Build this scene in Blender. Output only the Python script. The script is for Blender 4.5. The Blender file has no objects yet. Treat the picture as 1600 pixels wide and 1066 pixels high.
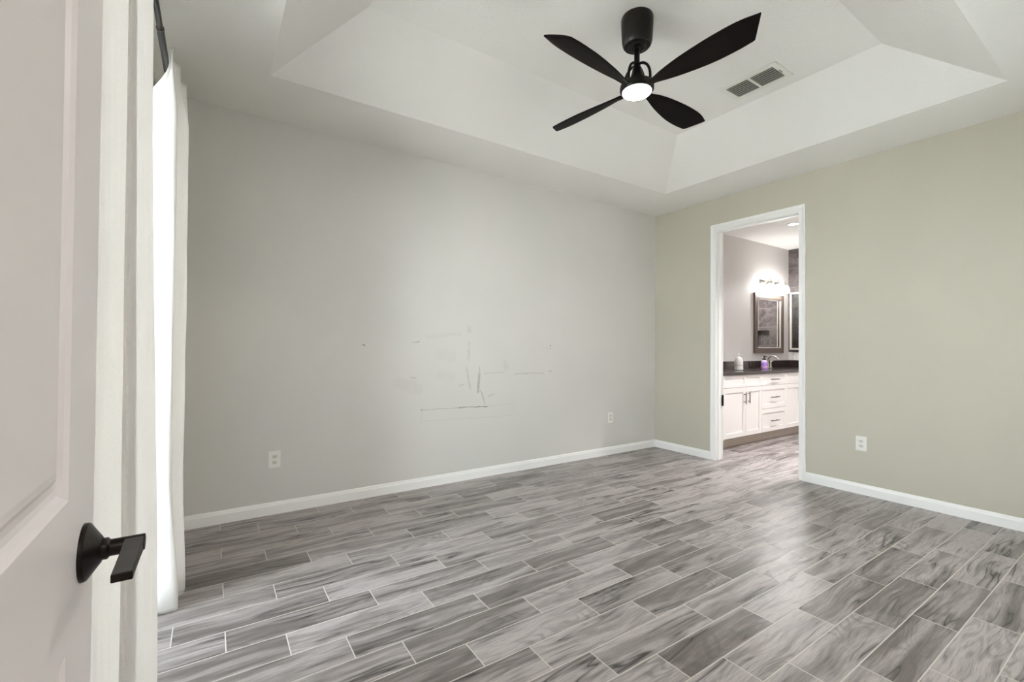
import bpy, bmesh, math, random
from mathutils import Vector, Matrix
PI = math.pi
C = bpy.context.scene.collection
SC = bpy.context.scene

# ------------------------------------------------------------------ camera, world, exposure
F_PX, YAW, PITCH, ROLL, CAMZ = 704.56, 0.58736, 0.01196, 0.00758, 1.17457
cd = bpy.data.cameras.new('camera'); cam = bpy.data.objects.new('camera', cd); C.objects.link(cam)
_f = Vector((math.sin(YAW)*math.cos(PITCH), math.cos(YAW)*math.cos(PITCH), math.sin(PITCH)))
_r = Vector((math.cos(YAW), -math.sin(YAW), 0)); _u = _r.cross(_f)
_R = _r*math.cos(ROLL) + _u*math.sin(ROLL); _U = -_r*math.sin(ROLL) + _u*math.cos(ROLL)
cam.matrix_world = Matrix(((_R.x, _U.x, -_f.x, 0), (_R.y, _U.y, -_f.y, 0), (_R.z, _U.z, -_f.z, CAMZ), (0, 0, 0, 1)))
cd.sensor_width = 36; cd.lens = F_PX/1600*36; cd.clip_start = 0.02; cd.clip_end = 200
SC.camera = cam

wd = bpy.data.worlds.new('sky'); SC.world = wd; wd.use_nodes = True
bg = wd.node_tree.nodes['Background']
bg.inputs['Color'].default_value = (0.84, 0.92, 1.0, 1); bg.inputs['Strength'].default_value = 10.0
vs = SC.view_settings
vs.view_transform = 'Standard'; vs.look = 'None'; vs.gamma = 1; vs.exposure = 0.72; vs.use_curve_mapping = False
SC.display_settings.display_device = 'sRGB'
cy = SC.cycles
cy.max_bounces = 12; cy.diffuse_bounces = 8; cy.glossy_bounces = 5; cy.transparent_max_bounces = 12
cy.sample_clamp_indirect = 8.0
try: cy.use_denoising = True
except Exception: pass

def area(name, loc, rot, sx, sy, power, color, shape='RECTANGLE', portal=False, spread=PI):
    l = bpy.data.lights.new(name, 'AREA'); l.shape = shape; l.size = sx; l.size_y = sy
    l.energy = power; l.color = color; l.spread = spread
    o = bpy.data.objects.new(name, l); C.objects.link(o); o.location = loc; o.rotation_euler = rot
    if portal: l.cycles.is_portal = True
    return o

sd = bpy.data.lights.new('sun', 'SUN'); sd.energy = 225; sd.angle = math.radians(.6); sd.color = (1, .98, .96)
so = bpy.data.objects.new('sun', sd); C.objects.link(so); so.rotation_euler = (0, math.radians(28), math.radians(20))   # behind the house: lights the ground outside the window only

# ------------------------------------------------------------------ room dimensions
XL, XR, YN, YB = -0.30, 4.3929, -0.02, 3.5247     # wall faces: left, right, near, back
ZC, ZT = 2.74, 3.05                                # soffit and raised ceiling
WT = 0.12
BX0, BX1, BY0, BY1 = XR+WT, 7.61, 0.9, 3.52        # bathroom
DY0, DY1, DZ = 1.935, 2.752, 2.402                 # bathroom doorway, finished opening
WY0, WY1, WZ = 0.80, 2.85, 2.41                    # sliding window opening in the left wall
W2X0, W2X1, W2Z0, W2Z1 = 1.75, 3.75, .35, 2.15    # unseen window added in the near wall as fill light
area('added_window_portal', ((W2X0+W2X1)/2, YN-WT-0.02, (W2Z0+W2Z1)/2), (-PI/2, 0, 0), W2X1-W2X0, W2Z1-W2Z0, 1.0, (1, 1, 1), portal=True)
area('window_portal', (XL-WT-0.02, (WY0+WY1)/2, WZ/2), (0, -PI/2, 0), WZ, WY1-WY0, 1.0, (1, 1, 1), portal=True)

# ------------------------------------------------------------------ node helpers
class NB:
    def __init__(s, name):
        s.m = bpy.data.materials.new(name); s.m.use_nodes = True
        s.t = s.m.node_tree; s.n = s.t.nodes; s.l = s.t.links
        s.b = s.n['Principled BSDF']; s.out = s.n['Material Output']
    def node(s, typ, **kw):
        n = s.n.new(typ)
        for k, v in kw.items(): setattr(n, k, v)
        return n
    def put(s, sock, v):
        if hasattr(v, 'links') or hasattr(v, 'is_output'): s.l.new(v, sock)
        elif v is not None:
            sock.default_value = v
    def math(s, op, a, b=None, c=None, clamp=False):
        n = s.node('ShaderNodeMath', operation=op); n.use_clamp = clamp
        s.put(n.inputs[0], a)
        if b is not None: s.put(n.inputs[1], b)
        if c is not None: s.put(n.inputs[2], c)
        return n.outputs[0]
    def vec(s, op, a, b=None, sc=None):
        n = s.node('ShaderNodeVectorMath', operation=op)
        s.put(n.inputs[0], a)
        if b is not None: s.put(n.inputs[1], b)
        if sc is not None: s.put(n.inputs['Scale'], sc)
        return n.outputs['Value'] if op in ('DOT_PRODUCT', 'LENGTH', 'DISTANCE') else n.outputs[0]
    def comb(s, x, y, z):
        n = s.node('ShaderNodeCombineXYZ')
        for i, v in enumerate((x, y, z)): s.put(n.inputs[i], v)
        return n.outputs[0]
    def sep(s, v):
        n = s.node('ShaderNodeSeparateXYZ'); s.put(n.inputs[0], v); return n.outputs
    def pos(s):
        return s.node('ShaderNodeNewGeometry').outputs['Position']
    def noise(s, vec, scale, detail=3, rough=.5, dist=0):
        n = s.node('ShaderNodeTexNoise'); s.put(n.inputs['Vector'], vec)
        n.inputs['Scale'].default_value = scale; n.inputs['Detail'].default_value = detail
        n.inputs['Roughness'].default_value = rough; n.inputs['Distortion'].default_value = dist
        return n.outputs['Fac']
    def ramp(s, fac, a, b, lo=0.0, hi=1.0, smooth=True):
        n = s.node('ShaderNodeMapRange'); n.interpolation_type = 'SMOOTHSTEP' if smooth else 'LINEAR'
        s.put(n.inputs['Value'], fac)
        for i, v in zip((1, 2, 3, 4), (a, b, lo, hi)): n.inputs[i].default_value = v
        return n.outputs[0]
    def mix(s, fac, a, b, blend='MIX'):
        n = s.node('ShaderNodeMix', data_type='RGBA', blend_type=blend)
        s.put(n.inputs[0], fac); s.put(n.inputs[6], a); s.put(n.inputs[7], b)
        return n.outputs[2]
    def bump(s, h, strength, dist=0.001):
        n = s.node('ShaderNodeBump'); s.put(n.inputs['Height'], h)
        n.inputs['Strength'].default_value = strength; n.inputs['Distance'].default_value = dist
        s.l.new(n.outputs[0], s.b.inputs['Normal']); return n
    def set(s, color=None, rough=None, metal=None, spec=None, **kw):
        if color is not None: s.put(s.b.inputs['Base Color'], color)
        if rough is not None: s.put(s.b.inputs['Roughness'], rough)
        if metal is not None: s.put(s.b.inputs['Metallic'], metal)
        if spec is not None: s.put(s.b.inputs['Specular IOR Level'], spec)
        for k, v in kw.items(): s.put(s.b.inputs[k], v)
        return s.m

def srgb(r, g, b):
    f = lambda c: (c/255/12.92) if c/255 <= .04045 else ((c/255+.055)/1.055)**2.4
    return (f(r), f(g), f(b), 1)

def painted(name, col, rough=.6, bump=.15, scale=260, spec=.4, var=.03):
    b = NB(name); p = b.pos()
    big = b.noise(p, 1.3, 2)
    dark = tuple(c*(1-var) for c in col[:3]) + (1,)
    b.set(color=b.mix(b.ramp(big, .35, .65), dark, col), rough=rough, spec=spec)
    b.bump(b.noise(p, scale, 2), bump, .0006)
    return b.m

def plain(name, col, rough=.4, metal=0, spec=.5, bump=0, scale=300):
    b = NB(name)
    p = b.pos()
    v = b.noise(p, 40, 2)
    b.set(color=b.mix(b.ramp(v, .3, .7), tuple(c*.96 for c in col[:3])+(1,), col), rough=rough, metal=metal, spec=spec)
    if bump: b.bump(b.noise(p, scale, 2), bump, .0005)
    return b.m

def emissive(name, col, strength):
    b = NB(name); b.set(color=(.9, .9, .88, 1), rough=.4)
    b.b.inputs['Emission Color'].default_value = col; b.b.inputs['Emission Strength'].default_value = strength
    return b.m

# ------------------------------------------------------------------ materials
# back wall paint with the scuffs and pencil lines left by what hung there
def wall_back_mat():
    b = NB('wall_paint_scuffed'); p = b.pos()
    wob = b.noise(p, 9, 4, .6)
    pw = b.vec('ADD', p, b.vec('SCALE', b.vec('SUBTRACT', b.comb(wob, 0, b.noise(b.vec('ADD', p, (5, 5, 5)), 9, 4, .6)), (.5, 0, .5)), sc=.03))
    segs = [  # x0,z0,x1,z1,width,strength
        (.965, 1.176, .985, 1.172, .008, .75), (1.40, 1.203, 1.43, 1.213, .008, .4), (1.36, 1.200, 1.40, 1.203, .006, .3),
        (2.805, 1.186, 2.809, 1.184, .009, .8), (2.805, 1.160, 2.808, 1.158, .007, .6), (2.765, 1.160, 2.769, 1.160, .006, .5),
        (1.449, .640, 2.09, .632, .005, .38), (1.80, .636, 2.09, .6335, .006, .95), (1.449, .642, 1.455, .640, .010, .6),
        (2.09, .6335, 2.36, .636, .005, .15), (2.36, .636, 2.363, .560, .006, .12), (1.449, .635, 1.452, .545, .006, .14), (1.449, .545, 2.36, .530, .006, .12),
        (1.995, .930, 1.990, .770, .019, .48), (1.999, .99, 1.996, .90, .009, .34), (2.015, .78, 2.06, .66, .008, .40),
        (1.89, 1.20, 1.885, 1.06, .020, .15), (1.89, 1.33, 1.895, 1.31, .035, .13), (1.87, .98, 1.905, .80, .015, .22),
        (2.05, .93, 2.25, .935, .010, .15), (2.38, .915, 2.72, .913, .010, .22), (2.80, .93, 2.82, .93, .014, .28),
        (1.36, .91, 1.40, .905, .012, .2), (1.25, .88, 1.42, .82, .07, .07), (2.27, 1.02, 2.29, .98, .04, .10), (1.80, .83, 1.84, .84, .012, .2),
        (2.10, .73, 2.16, .74, .015, .16), (1.60, 1.10, 1.72, 1.08, .07, .05), (1.62, .93, 1.72, .91, .06, .05), (1.5, 1.25, 1.8, 1.28, .03, .06)]
    tot = None
    for x0, z0, x1, z1, w, st in segs:
        ax, az = x0, z0; bx, bz = x1-x0, z1-z0; L2 = bx*bx+bz*bz
        rel = b.vec('MULTIPLY', b.vec('SUBTRACT', pw, (ax, 0, az)), (1, 0, 1))
        t = b.math('MULTIPLY', b.vec('DOT_PRODUCT', rel, (bx, 0, bz)), 1/L2, clamp=True)
        d = b.vec('LENGTH', b.vec('SUBTRACT', rel, b.vec('SCALE', (bx, 0, bz), sc=t)))
        m = b.ramp(d, w*.25, w, st, 0)
        tot = m if tot is None else b.math('MAXIMUM', tot, m)
    rag = b.ramp(b.noise(p, 45, 3, .7), .3, .6, .35, 1)
    tot = b.math('MULTIPLY', tot, rag)
    clean = b.mix(b.ramp(b.noise(p, 1.1, 2), .35, .65), WALL_A, WALL_B)
    b.set(color=b.mix(tot, clean, srgb(92, 88, 76)), rough=.62, spec=.35)
    b.bump(b.noise(p, 240, 2), .12, .0006)
    return b.m
WALL_A, WALL_B = srgb(211, 209, 205), srgb(215, 212, 208)
M = {}
M['wall'] = painted('greige_wall_paint_shaded', srgb(195, 190, 176), .62, .12, 240)  # darker copy of the back wall paint, dimmer light put into the colour
M['wall_marked'] = wall_back_mat()
M['bath_wall'] = painted('bathroom_wall_paint', srgb(214, 211, 208), .6, .1)
M['white'] = painted('white_trim_paint', srgb(243, 242, 240), .35, .04, 200, .5, .015)
M['door'] = painted('white_door_paint', srgb(240, 235, 235), .4, .08, 300, .5, .015)

def ceiling_mat(name='textured_ceiling_paint', col=srgb(231, 229, 225)):
    b = NB(name); p = b.pos()
    b.set(color=col, rough=.85, spec=.2)
    h = b.math('ADD', b.ramp(b.noise(p, 55, 3, .6), .42, .62), b.math('MULTIPLY', b.noise(p, 180, 2), .4))
    b.bump(h, .30, .0016)
    return b.m
M['ceiling'] = ceiling_mat()
M['bath_ceiling'] = ceiling_mat('bathroom_ceiling_paint', srgb(232, 231, 228))

def floor_mat():
    PW, PL = 0.15011, 0.58365
    ph = (-0.11836, 0.06039, 0.26586); Y0 = 2.33941
    b = NB('wood_look_tile'); p = b.pos(); x, y, z = b.sep(p)
    v = b.math('DIVIDE', b.math('SUBTRACT', Y0, y), PW)
    k = b.math('FLOOR', v); fv = b.math('SUBTRACT', v, k)
    k3 = b.math('SUBTRACT', k, b.math('MULTIPLY', b.math('FLOOR', b.math('DIVIDE', b.math('ADD', k, .01), 3)), 3))
    is1 = b.math('COMPARE', k3, 1, .4); is2 = b.math('COMPARE', k3, 2, .4)
    phase = b.math('ADD', b.math('MULTIPLY_ADD', is1, ph[1]-ph[0], ph[0]), b.math('MULTIPLY', is2, ph[2]-ph[0]))
    u = b.math('DIVIDE', b.math('SUBTRACT', x, phase), PL)
    c = b.math('FLOOR', u); fu = b.math('SUBTRACT', u, c)
    # distance to the plank edge, metres
    ev = b.math('MULTIPLY', b.math('MINIMUM', fv, b.math('SUBTRACT', 1, fv)), PW)
    eu = b.math('MULTIPLY', b.math('MINIMUM', fu, b.math('SUBTRACT', 1, fu)), PL)
    e = b.math('MINIMUM', ev, eu)
    grout = b.ramp(e, .0016, .0026, 1, 0)
    wn = b.node('ShaderNodeTexWhiteNoise', noise_dimensions='2D'); b.l.new(b.comb(k, c, 0), wn.inputs['Vector'])
    rnd = wn.outputs['Value']; rc = b.sep(wn.outputs['Color'])
    # per plank pattern space
    off = b.comb(b.math('MULTIPLY', rnd, 37), b.math('MULTIPLY', rc[1], 53), b.math('MULTIPLY', rc[0], 29))
    fl = b.math('SIGN', b.math('SUBTRACT', rc[2], .5))
    base = b.vec('ADD', b.comb(b.math('MULTIPLY', x, fl), y, 0), off)
    # waviness: bends the grain
    warp = b.math('MULTIPLY', b.math('SUBTRACT', b.noise(b.vec('MULTIPLY', base, (2.0, 3.2, 1)), 1, 1.5, .5), .5), .085)
    bs = b.sep(base)
    yy = b.math('ADD', bs[1], warp)
    g = b.comb(bs[0], yy, bs[2])
    broad = b.noise(b.vec('MULTIPLY', g, (1.7, 17, 1)), 1, 3, .55, .25)
    streak = b.noise(b.vec('MULTIPLY', g, (3.2, 62, 1)), 1, 4, .6, .2)
    fine = b.noise(b.vec('MULTIPLY', g, (14, 240, 1)), 1, 3, .6)
    # cathedral rings
    ring_src = b.noise(b.vec('MULTIPLY', g, (2.2, 9, 1)), 1, 1.5, .4, .3)
    ring = b.math('SINE', b.math('MULTIPLY', ring_src, 85))
    ring = b.ramp(ring, -.2, 1, 0, 1)
    ringmask = b.ramp(b.noise(b.vec('MULTIPLY', base, (1.3, 4, 1)), 1.3, 1), .48, .62)
    # thin dark veins
    vsrc = b.noise(b.vec('MULTIPLY', g, (1.1, 15, 1)), 1.0, 2, .5, .12)
    vd = b.math('ABSOLUTE', b.math('SUBTRACT', vsrc, .52))
    vmask = b.ramp(b.noise(b.vec('MULTIPLY', base, (2.4, 6, 1)), 1.1, 2), .47, .62)
    vein = b.math('MULTIPLY', b.ramp(vd, .001, .012, 1, 0), vmask)
    smoke = b.math('MULTIPLY', b.ramp(vd, .0, .075, 1, 0), vmask)
    light = srgb(*FL_LIGHT); midc = srgb(*FL_MID); darkc = srgb(*FL_DARK); black = srgb(*FL_VEIN)
    tone = b.math('ADD', b.math('MULTIPLY', b.ramp(broad, .36, .66), .75), b.math('MULTIPLY', b.math('SUBTRACT', rnd, .48), .8))
    tone = b.math('ADD', tone, b.math('MULTIPLY', b.math('SUBTRACT', streak, .5), .9), clamp=True)
    col = b.mix(tone, light, midc)
    col = b.mix(b.math('MULTIPLY', b.math('MULTIPLY', ring, ringmask), .30), col, darkc)
    col = b.mix(b.math('MULTIPLY', smoke, .62), col, darkc)
    col = b.mix(b.math('MULTIPLY', b.ramp(streak, .56, .74), .45), col, darkc)
    col = b.mix(b.math('MULTIPLY', vein, .9), col, black)
    col = b.mix(b.math('MULTIPLY', b.ramp(fine, .42, .72), .34), col, darkc)
    col = b.mix(grout, col, srgb(*FL_GROUT))
    rough = b.math('MULTIPLY_ADD', b.noise(p, 30, 3), .16, .26)
    rough = b.math('MAXIMUM', rough, b.math('MULTIPLY', grout, .75))
    b.set(color=col, rough=rough, spec=.5)
    h = b.math('ADD', b.math('MULTIPLY', b.ramp(e, .0012, .003, 0, 1), 1.0),
               b.math('MULTIPLY', b.noise(b.vec('MULTIPLY', g, (12, 60, 1)), 1, 3, .6, .8), .55))
    b.bump(h, .35, .0012)
    return b.m
FL_LIGHT, FL_MID, FL_DARK, FL_VEIN, FL_GROUT = (173, 165, 164), (109, 102, 99), (64, 59, 57), (26, 24, 23), (200, 194, 188)
M['floor'] = floor_mat()

def fabric_mat(name, col, trans=.35):
    b = NB(name); p = b.pos(); x, y, z = b.sep(p)
    wv = b.noise(b.vec('MULTIPLY', p, (260, 260, 900)), 1, 2)
    wv2 = b.noise(b.vec('MULTIPLY', p, (900, 900, 200)), 1, 2)
    w = b.math('ADD', wv, wv2)
    c = b.mix(b.ramp(w, .8, 1.2), tuple(k*.93 for k in col[:3])+(1,), col)
    b.set(color=c, rough=.85, spec=.15)
    b.bump(w, .25, .0006)
    tr = b.node('ShaderNodeBsdfTranslucent'); b.put(tr.inputs['Color'], c)
    mx = b.node('ShaderNodeMixShader'); mx.inputs[0].default_value = trans
    b.l.new(b.b.outputs[0], mx.inputs[1]); b.l.new(tr.outputs[0], mx.inputs[2]); b.l.new(mx.outputs[0], b.out.inputs[0])
    return b.m
M['curtain'] = fabric_mat('white_linen_fabric', srgb(236, 233, 230), .22)
M['bronze'] = plain('dark_bronze_metal', srgb(17, 14, 12), .4, .1, .2)
M['handle'] = plain('oil_rubbed_bronze', srgb(38, 32, 29), .36, .7, .5)
M['rod'] = plain('black_metal', srgb(16, 17, 16), .28, .2, .6)
M['blade'] = plain('dark_walnut_blade', srgb(13, 9, 8), .6, 0, .08)
M['steel'] = plain('brushed_nickel', srgb(190, 186, 178), .28, 1)
M['pull'] = plain('satin_pull_metal', srgb(120, 112, 104), .35, 1)
M['cabinet'] = painted('white_cabinet_paint', srgb(232, 228, 226), .4, .02, 200, .5, .01)
M['gap'] = plain('cabinet_shadow_gap', srgb(120, 112, 104), .7)
M['toe'] = plain('taupe_toe_kick', srgb(190, 178, 166), .6)
M['plate'] = plain('white_outlet_plastic', srgb(236, 234, 229), .35)
M['plate_face'] = plain('outlet_face_plastic', srgb(220, 217, 210), .4)
M['slot'] = plain('dark_slot', srgb(30, 28, 26), .8)
M['vent'] = painted('white_vent_enamel', srgb(222, 222, 213), .4, .02, 200, .4, .01)
M['louvre'] = plain('shaded_louvre_enamel', srgb(140, 140, 130), .5)  # white enamel greyed, shade between the louvres put into the colour
M['duct'] = plain('duct_dark', srgb(26, 27, 23), .9)
M['mirror'] = NB('mirror_silver').set(color=(.86, .87, .86, 1), rough=.02, metal=1.0)
M['mirror_frame'] = plain('brown_bronze_frame', srgb(104, 92, 84), .45, .1)
M['frame_light'] = plain('champagne_frame_edge', srgb(216, 210, 204), .35, .2)
M['fan_lens'] = emissive('lit_frosted_lens', (1, .97, .92, 1), 14)
M['bulb'] = emissive('lit_bulb_glass', (1, .98, .96, 1), 34)
M['can_lens'] = emissive('recessed_lamp_lens', (1, .98, .95, 1), 3)
M['fill_lens'] = emissive('hall_fill_lens', (1, .96, .9, 1), 2.5)  # glow of the added hall lamp
M['vinyl'] = plain('white_window_vinyl', srgb(236, 237, 235), .35)
M['rubber'] = plain('black_plastic', srgb(16, 15, 16), .35)

def counter_mat():
    b = NB('dark_granite'); p = b.pos()
    n1 = b.noise(p, 320, 3, .7); n2 = b.noise(p, 90, 2)
    c = b.mix(b.ramp(n1, .55, .7), srgb(46, 38, 38), srgb(120, 106, 102))
    c = b.mix(b.ramp(n2, .5, .75), c, srgb(34, 27, 27))
    return b.set(color=c, rough=.12, spec=.6)
M['counter'] = counter_mat()

def slate_mat():
    b = NB('dark_slate_tile'); p = b.pos(); x, y, z = b.sep(p)
    TW, TH = .305, .305
    u = b.math('DIVIDE', b.math('ADD', y, .02), TW); v = b.math('DIVIDE', z, TH)
    cu, cv = b.math('FLOOR', u), b.math('FLOOR', v)
    fu, fv = b.math('SUBTRACT', u, cu), b.math('SUBTRACT', v, cv)
    e = b.math('MULTIPLY', b.math('MINIMUM', b.math('MINIMUM', fu, b.math('SUBTRACT', 1, fu)), b.math('MINIMUM', fv, b.math('SUBTRACT', 1, fv))), .305)
    gr = b.ramp(e, .0015, .003, 1, 0)
    wn = b.node('ShaderNodeTexWhiteNoise', noise_dimensions='2D'); b.l.new(b.comb(cu, cv, 0), wn.inputs['Vector'])
    off = b.vec('ADD', p, b.vec('SCALE', wn.outputs['Color'], sc=20))
    n = b.noise(off, 7, 5, .65, 1.2)
    c = b.mix(b.ramp(n, .3, .7), srgb(62, 56, 58), srgb(112, 104, 104))
    c = b.mix(b.math('MULTIPLY', b.math('SUBTRACT', wn.outputs['Value'], .3), .5, clamp=True), c, srgb(128, 120, 116))
    c = b.mix(gr, c, srgb(150, 142, 140))
    b.set(color=c, rough=.35, spec=.4); b.bump(b.math('ADD', n, b.math('MULTIPLY', gr, -.5)), .3, .002)
    return b.m
M['slate'] = slate_mat()

def glass_pane_mat():
    b = NB('clear_window_glass')
    tr = b.node('ShaderNodeBsdfTransparent'); tr.inputs[0].default_value = (.96, .98, .97, 1)
    gl = b.node('ShaderNodeBsdfGlossy'); gl.inputs['Roughness'].default_value = .02
    fr = b.node('ShaderNodeFresnel'); fr.inputs[0].default_value = 1.45
    mx = b.node('ShaderNodeMixShader'); b.l.new(fr.outputs[0], mx.inputs[0]); b.l.new(tr.outputs[0], mx.inputs[1]); b.l.new(gl.outputs[0], mx.inputs[2])
    b.l.new(mx.outputs[0], b.out.inputs[0]); b.n.remove(b.b)
    return b.m
M['glass'] = glass_pane_mat()

def jar_glass_mat():
    b = NB('frosted_cut_glass'); p = b.pos()
    b.set(color=srgb(240, 240, 238), rough=.18, spec=.6)
    b.b.inputs['Transmission Weight'].default_value = .25
    b.bump(b.noise(b.vec('MULTIPLY', p, (1, 1, 1)), 60, 1), .4, .004)
    return b.m
M['jar'] = jar_glass_mat()
M['jar_band'] = plain('grey_jar_band', srgb(160, 156, 154), .4)

def soap_mat():
    b = NB('lavender_soap'); p = b.pos(); z = b.sep(p)[2]
    c = b.mix(b.ramp(b.noise(p, 60, 2), .4, .6), srgb(166, 122, 226), srgb(190, 150, 232))
    return b.set(color=c, rough=.2, spec=.5)
M['soap'] = soap_mat()
M['soap_clear'] = plain('pale_lilac_plastic', srgb(226, 212, 246), .25)
M['soap_label'] = plain('pink_lilac_label', srgb(206, 164, 216), .4)

def bounce_ground_mat():  # pale ground added to bounce sunlight up to the ceiling
    b = NB('pale_bounce_ground'); p = b.pos()
    return b.set(color=b.mix(b.ramp(b.noise(p, 8, 4), .3, .7), srgb(182, 181, 178), srgb(204, 203, 200)), rough=.9, spec=.1)
M['bounce_ground'] = bounce_ground_mat()

# ------------------------------------------------------------------ geometry helpers
def link(name, bm, mat, parent=None, smooth=False, bevel=0, seg=2):
    bmesh.ops.recalc_face_normals(bm, faces=bm.faces)
    me = bpy.data.meshes.new(name); bm.to_mesh(me); bm.free()
    for m in (mat if isinstance(mat, (list, tuple)) else [mat]): me.materials.append(m)
    if smooth:
        for f in me.polygons: f.use_smooth = True
    o = bpy.data.objects.new(name, me); C.objects.link(o)
    if parent: o.parent = parent
    if bevel:
        md = o.modifiers.new('bevel', 'BEVEL'); md.width = bevel; md.segments = seg; md.limit_method = 'ANGLE'; md.angle_limit = math.radians(35)
    return o
def smooth_by_angle(o, deg=35):
    me = o.data
    for f in me.polygons: f.use_smooth = True
    b = bmesh.new(); b.from_mesh(me)
    for e in b.edges:
        if len(e.link_faces) == 2 and e.calc_face_angle(0) > math.radians(deg): e.smooth = False
    b.to_mesh(me); b.free(); return o
def struct(name, bm, mat, parent=None, **kw):
    o = link(name, bm, mat, parent, **kw)
    if not parent: o['kind'] = 'structure'
    return o
def thing(name, label, cat, loc=(0, 0, 0), rz=0, group=None):
    o = bpy.data.objects.new(name, None); C.objects.link(o)
    o.location = loc; o.rotation_euler = (0, 0, rz); o.empty_display_size = .05
    o['label'] = label; o['category'] = cat
    if group: o['group'] = group
    return o
def box(bm, lo, hi, mi=0):
    x0, y0, z0 = lo; x1, y1, z1 = hi
    v = [bm.verts.new(c) for c in ((x0,y0,z0),(x1,y0,z0),(x1,y1,z0),(x0,y1,z0),(x0,y0,z1),(x1,y0,z1),(x1,y1,z1),(x0,y1,z1))]
    for q in ((0,3,2,1),(4,5,6,7),(0,1,5,4),(1,2,6,5),(2,3,7,6),(3,0,4,7)):
        f = bm.faces.new([v[i] for i in q]); f.material_index = mi
    return v
def B(*boxes):
    bm = bmesh.new()
    for lo, hi in boxes: box(bm, lo, hi)
    return bm
def lathe(bm, prof, n=48, center=(0, 0, 0), axis='Z', cap=True):
    """prof: list of (r, h). axis: direction the height runs along."""
    c = Vector(center); rings = []
    def P(r, h, a):
        if axis == 'Z': return c+Vector((r*math.cos(a), r*math.sin(a), h))
        if axis == 'X': return c+Vector((h, r*math.cos(a), r*math.sin(a)))
        return c+Vector((r*math.cos(a), h, r*math.sin(a)))
    for r, h in prof: rings.append([bm.verts.new(P(max(r, 1e-5), h, 2*PI*i/n)) for i in range(n)])
    for a, b_ in zip(rings, rings[1:]):
        for i in range(n): bm.faces.new((a[i], a[(i+1) % n], b_[(i+1) % n], b_[i]))
    if cap:
        bm.faces.new(rings[0]); bm.faces.new(rings[-1])
    return bm
def tube(bm, pts, rad, n=12, cap=True):
    pts = [Vector(p) for p in pts]; rings = []
    rads = rad if isinstance(rad, (list, tuple)) else [rad]*len(pts)
    t0 = (pts[1]-pts[0]).normalized(); up = Vector((0, 0, 1)) if abs(t0.z) < .9 else Vector((1, 0, 0))
    nrm = t0.cross(up).normalized()
    for i, p in enumerate(pts):
        t = (pts[min(i+1, len(pts)-1)]-pts[max(i-1, 0)]).normalized()
        nrm = (nrm-t*nrm.dot(t)).normalized(); bn = t.cross(nrm)
        rings.append([bm.verts.new(p+(nrm*math.cos(2*PI*k/n)+bn*math.sin(2*PI*k/n))*rads[i]) for k in range(n)])
    for a, b_ in zip(rings, rings[1:]):
        for i in range(n): bm.faces.new((a[i], a[(i+1) % n], b_[(i+1) % n], b_[i]))
    if cap: bm.faces.new(rings[0]); bm.faces.new(rings[-1])
    return bm
def sweep(bm, prof, a, b_, inward, up=(0, 0, 1), m0=0.0, m1=0.0):
    """extrude a closed profile [(out, up)] from a to b; out runs along `inward`; m0/m1 mitre slopes (shift along path per unit out)."""
    a, b_ = Vector(a), Vector(b_); iv, uv = Vector(inward), Vector(up); d = (b_-a).normalized()
    r0 = [bm.verts.new(a+iv*o+uv*h+d*(m0*h)) for o, h in prof]; r1 = [bm.verts.new(b_+iv*o+uv*h+d*(m1*h)) for o, h in prof]
    n = len(prof)
    for i in range(n): bm.faces.new((r0[i], r0[(i+1) % n], r1[(i+1) % n], r1[i]))
    bm.faces.new(r0); bm.faces.new(r1)
def catmull(P, n):
    P = [Vector(p) for p in P]; Q = [P[0]*2-P[1]]+P+[P[-1]*2-P[-2]]; out = []
    for i in range(len(P)-1):
        p0, p1, p2, p3 = Q[i:i+4]
        for k in range(n):
            t = k/n
            out.append(.5*((2*p1)+(p2-p0)*t+(2*p0-5*p1+4*p2-p3)*t*t+(3*p1-p0-3*p2+p3)*t**3))
    out.append(P[-1]); return out

# ------------------------------------------------------------------ shell
HX0, HX1, HY0 = -0.45, 1.4, -2.4       # hallway behind the camera
EX = XL-WT
struct('floor', B(((EX, HY0, -.08), (BX1+1.2, YB+WT, 0))), M['floor'])
struct('wall_back', B(((EX, YB, 0), (XR+WT, YB+WT, 3.2))), M['wall_marked'])
struct('wall_right', B(((XR, YN-WT, 0), (XR+WT, DY0-.02, ZC)), ((XR, DY1+.02, 0), (XR+WT, YB, ZC)), ((XR, DY0-.02, DZ+.02), (XR+WT, DY1+.02, ZC))), M['wall'])
struct('wall_left', B(((EX, YN-WT, 0), (XL, WY0, ZC)), ((EX, WY1, 0), (XL, YB, ZC)), ((EX, WY0, WZ), (XL, WY1, ZC))), M['wall'])
NX0, NX1, NZ = -0.12, 0.70, 2.42        # entry doorway the photographer stands in
struct('wall_near', B(((EX, YN-WT, 0), (NX0, YN, ZC)), ((NX1, YN-WT, 0), (W2X0, YN, ZC)), ((W2X1, YN-WT, 0), (XR, YN, ZC)), ((W2X0, YN-WT, 0), (W2X1, YN, W2Z0)), ((W2X0, YN-WT, W2Z1), (W2X1, YN, ZC)), ((NX0, YN-WT, NZ), (NX1, YN, ZC))), M['wall'])
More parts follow.
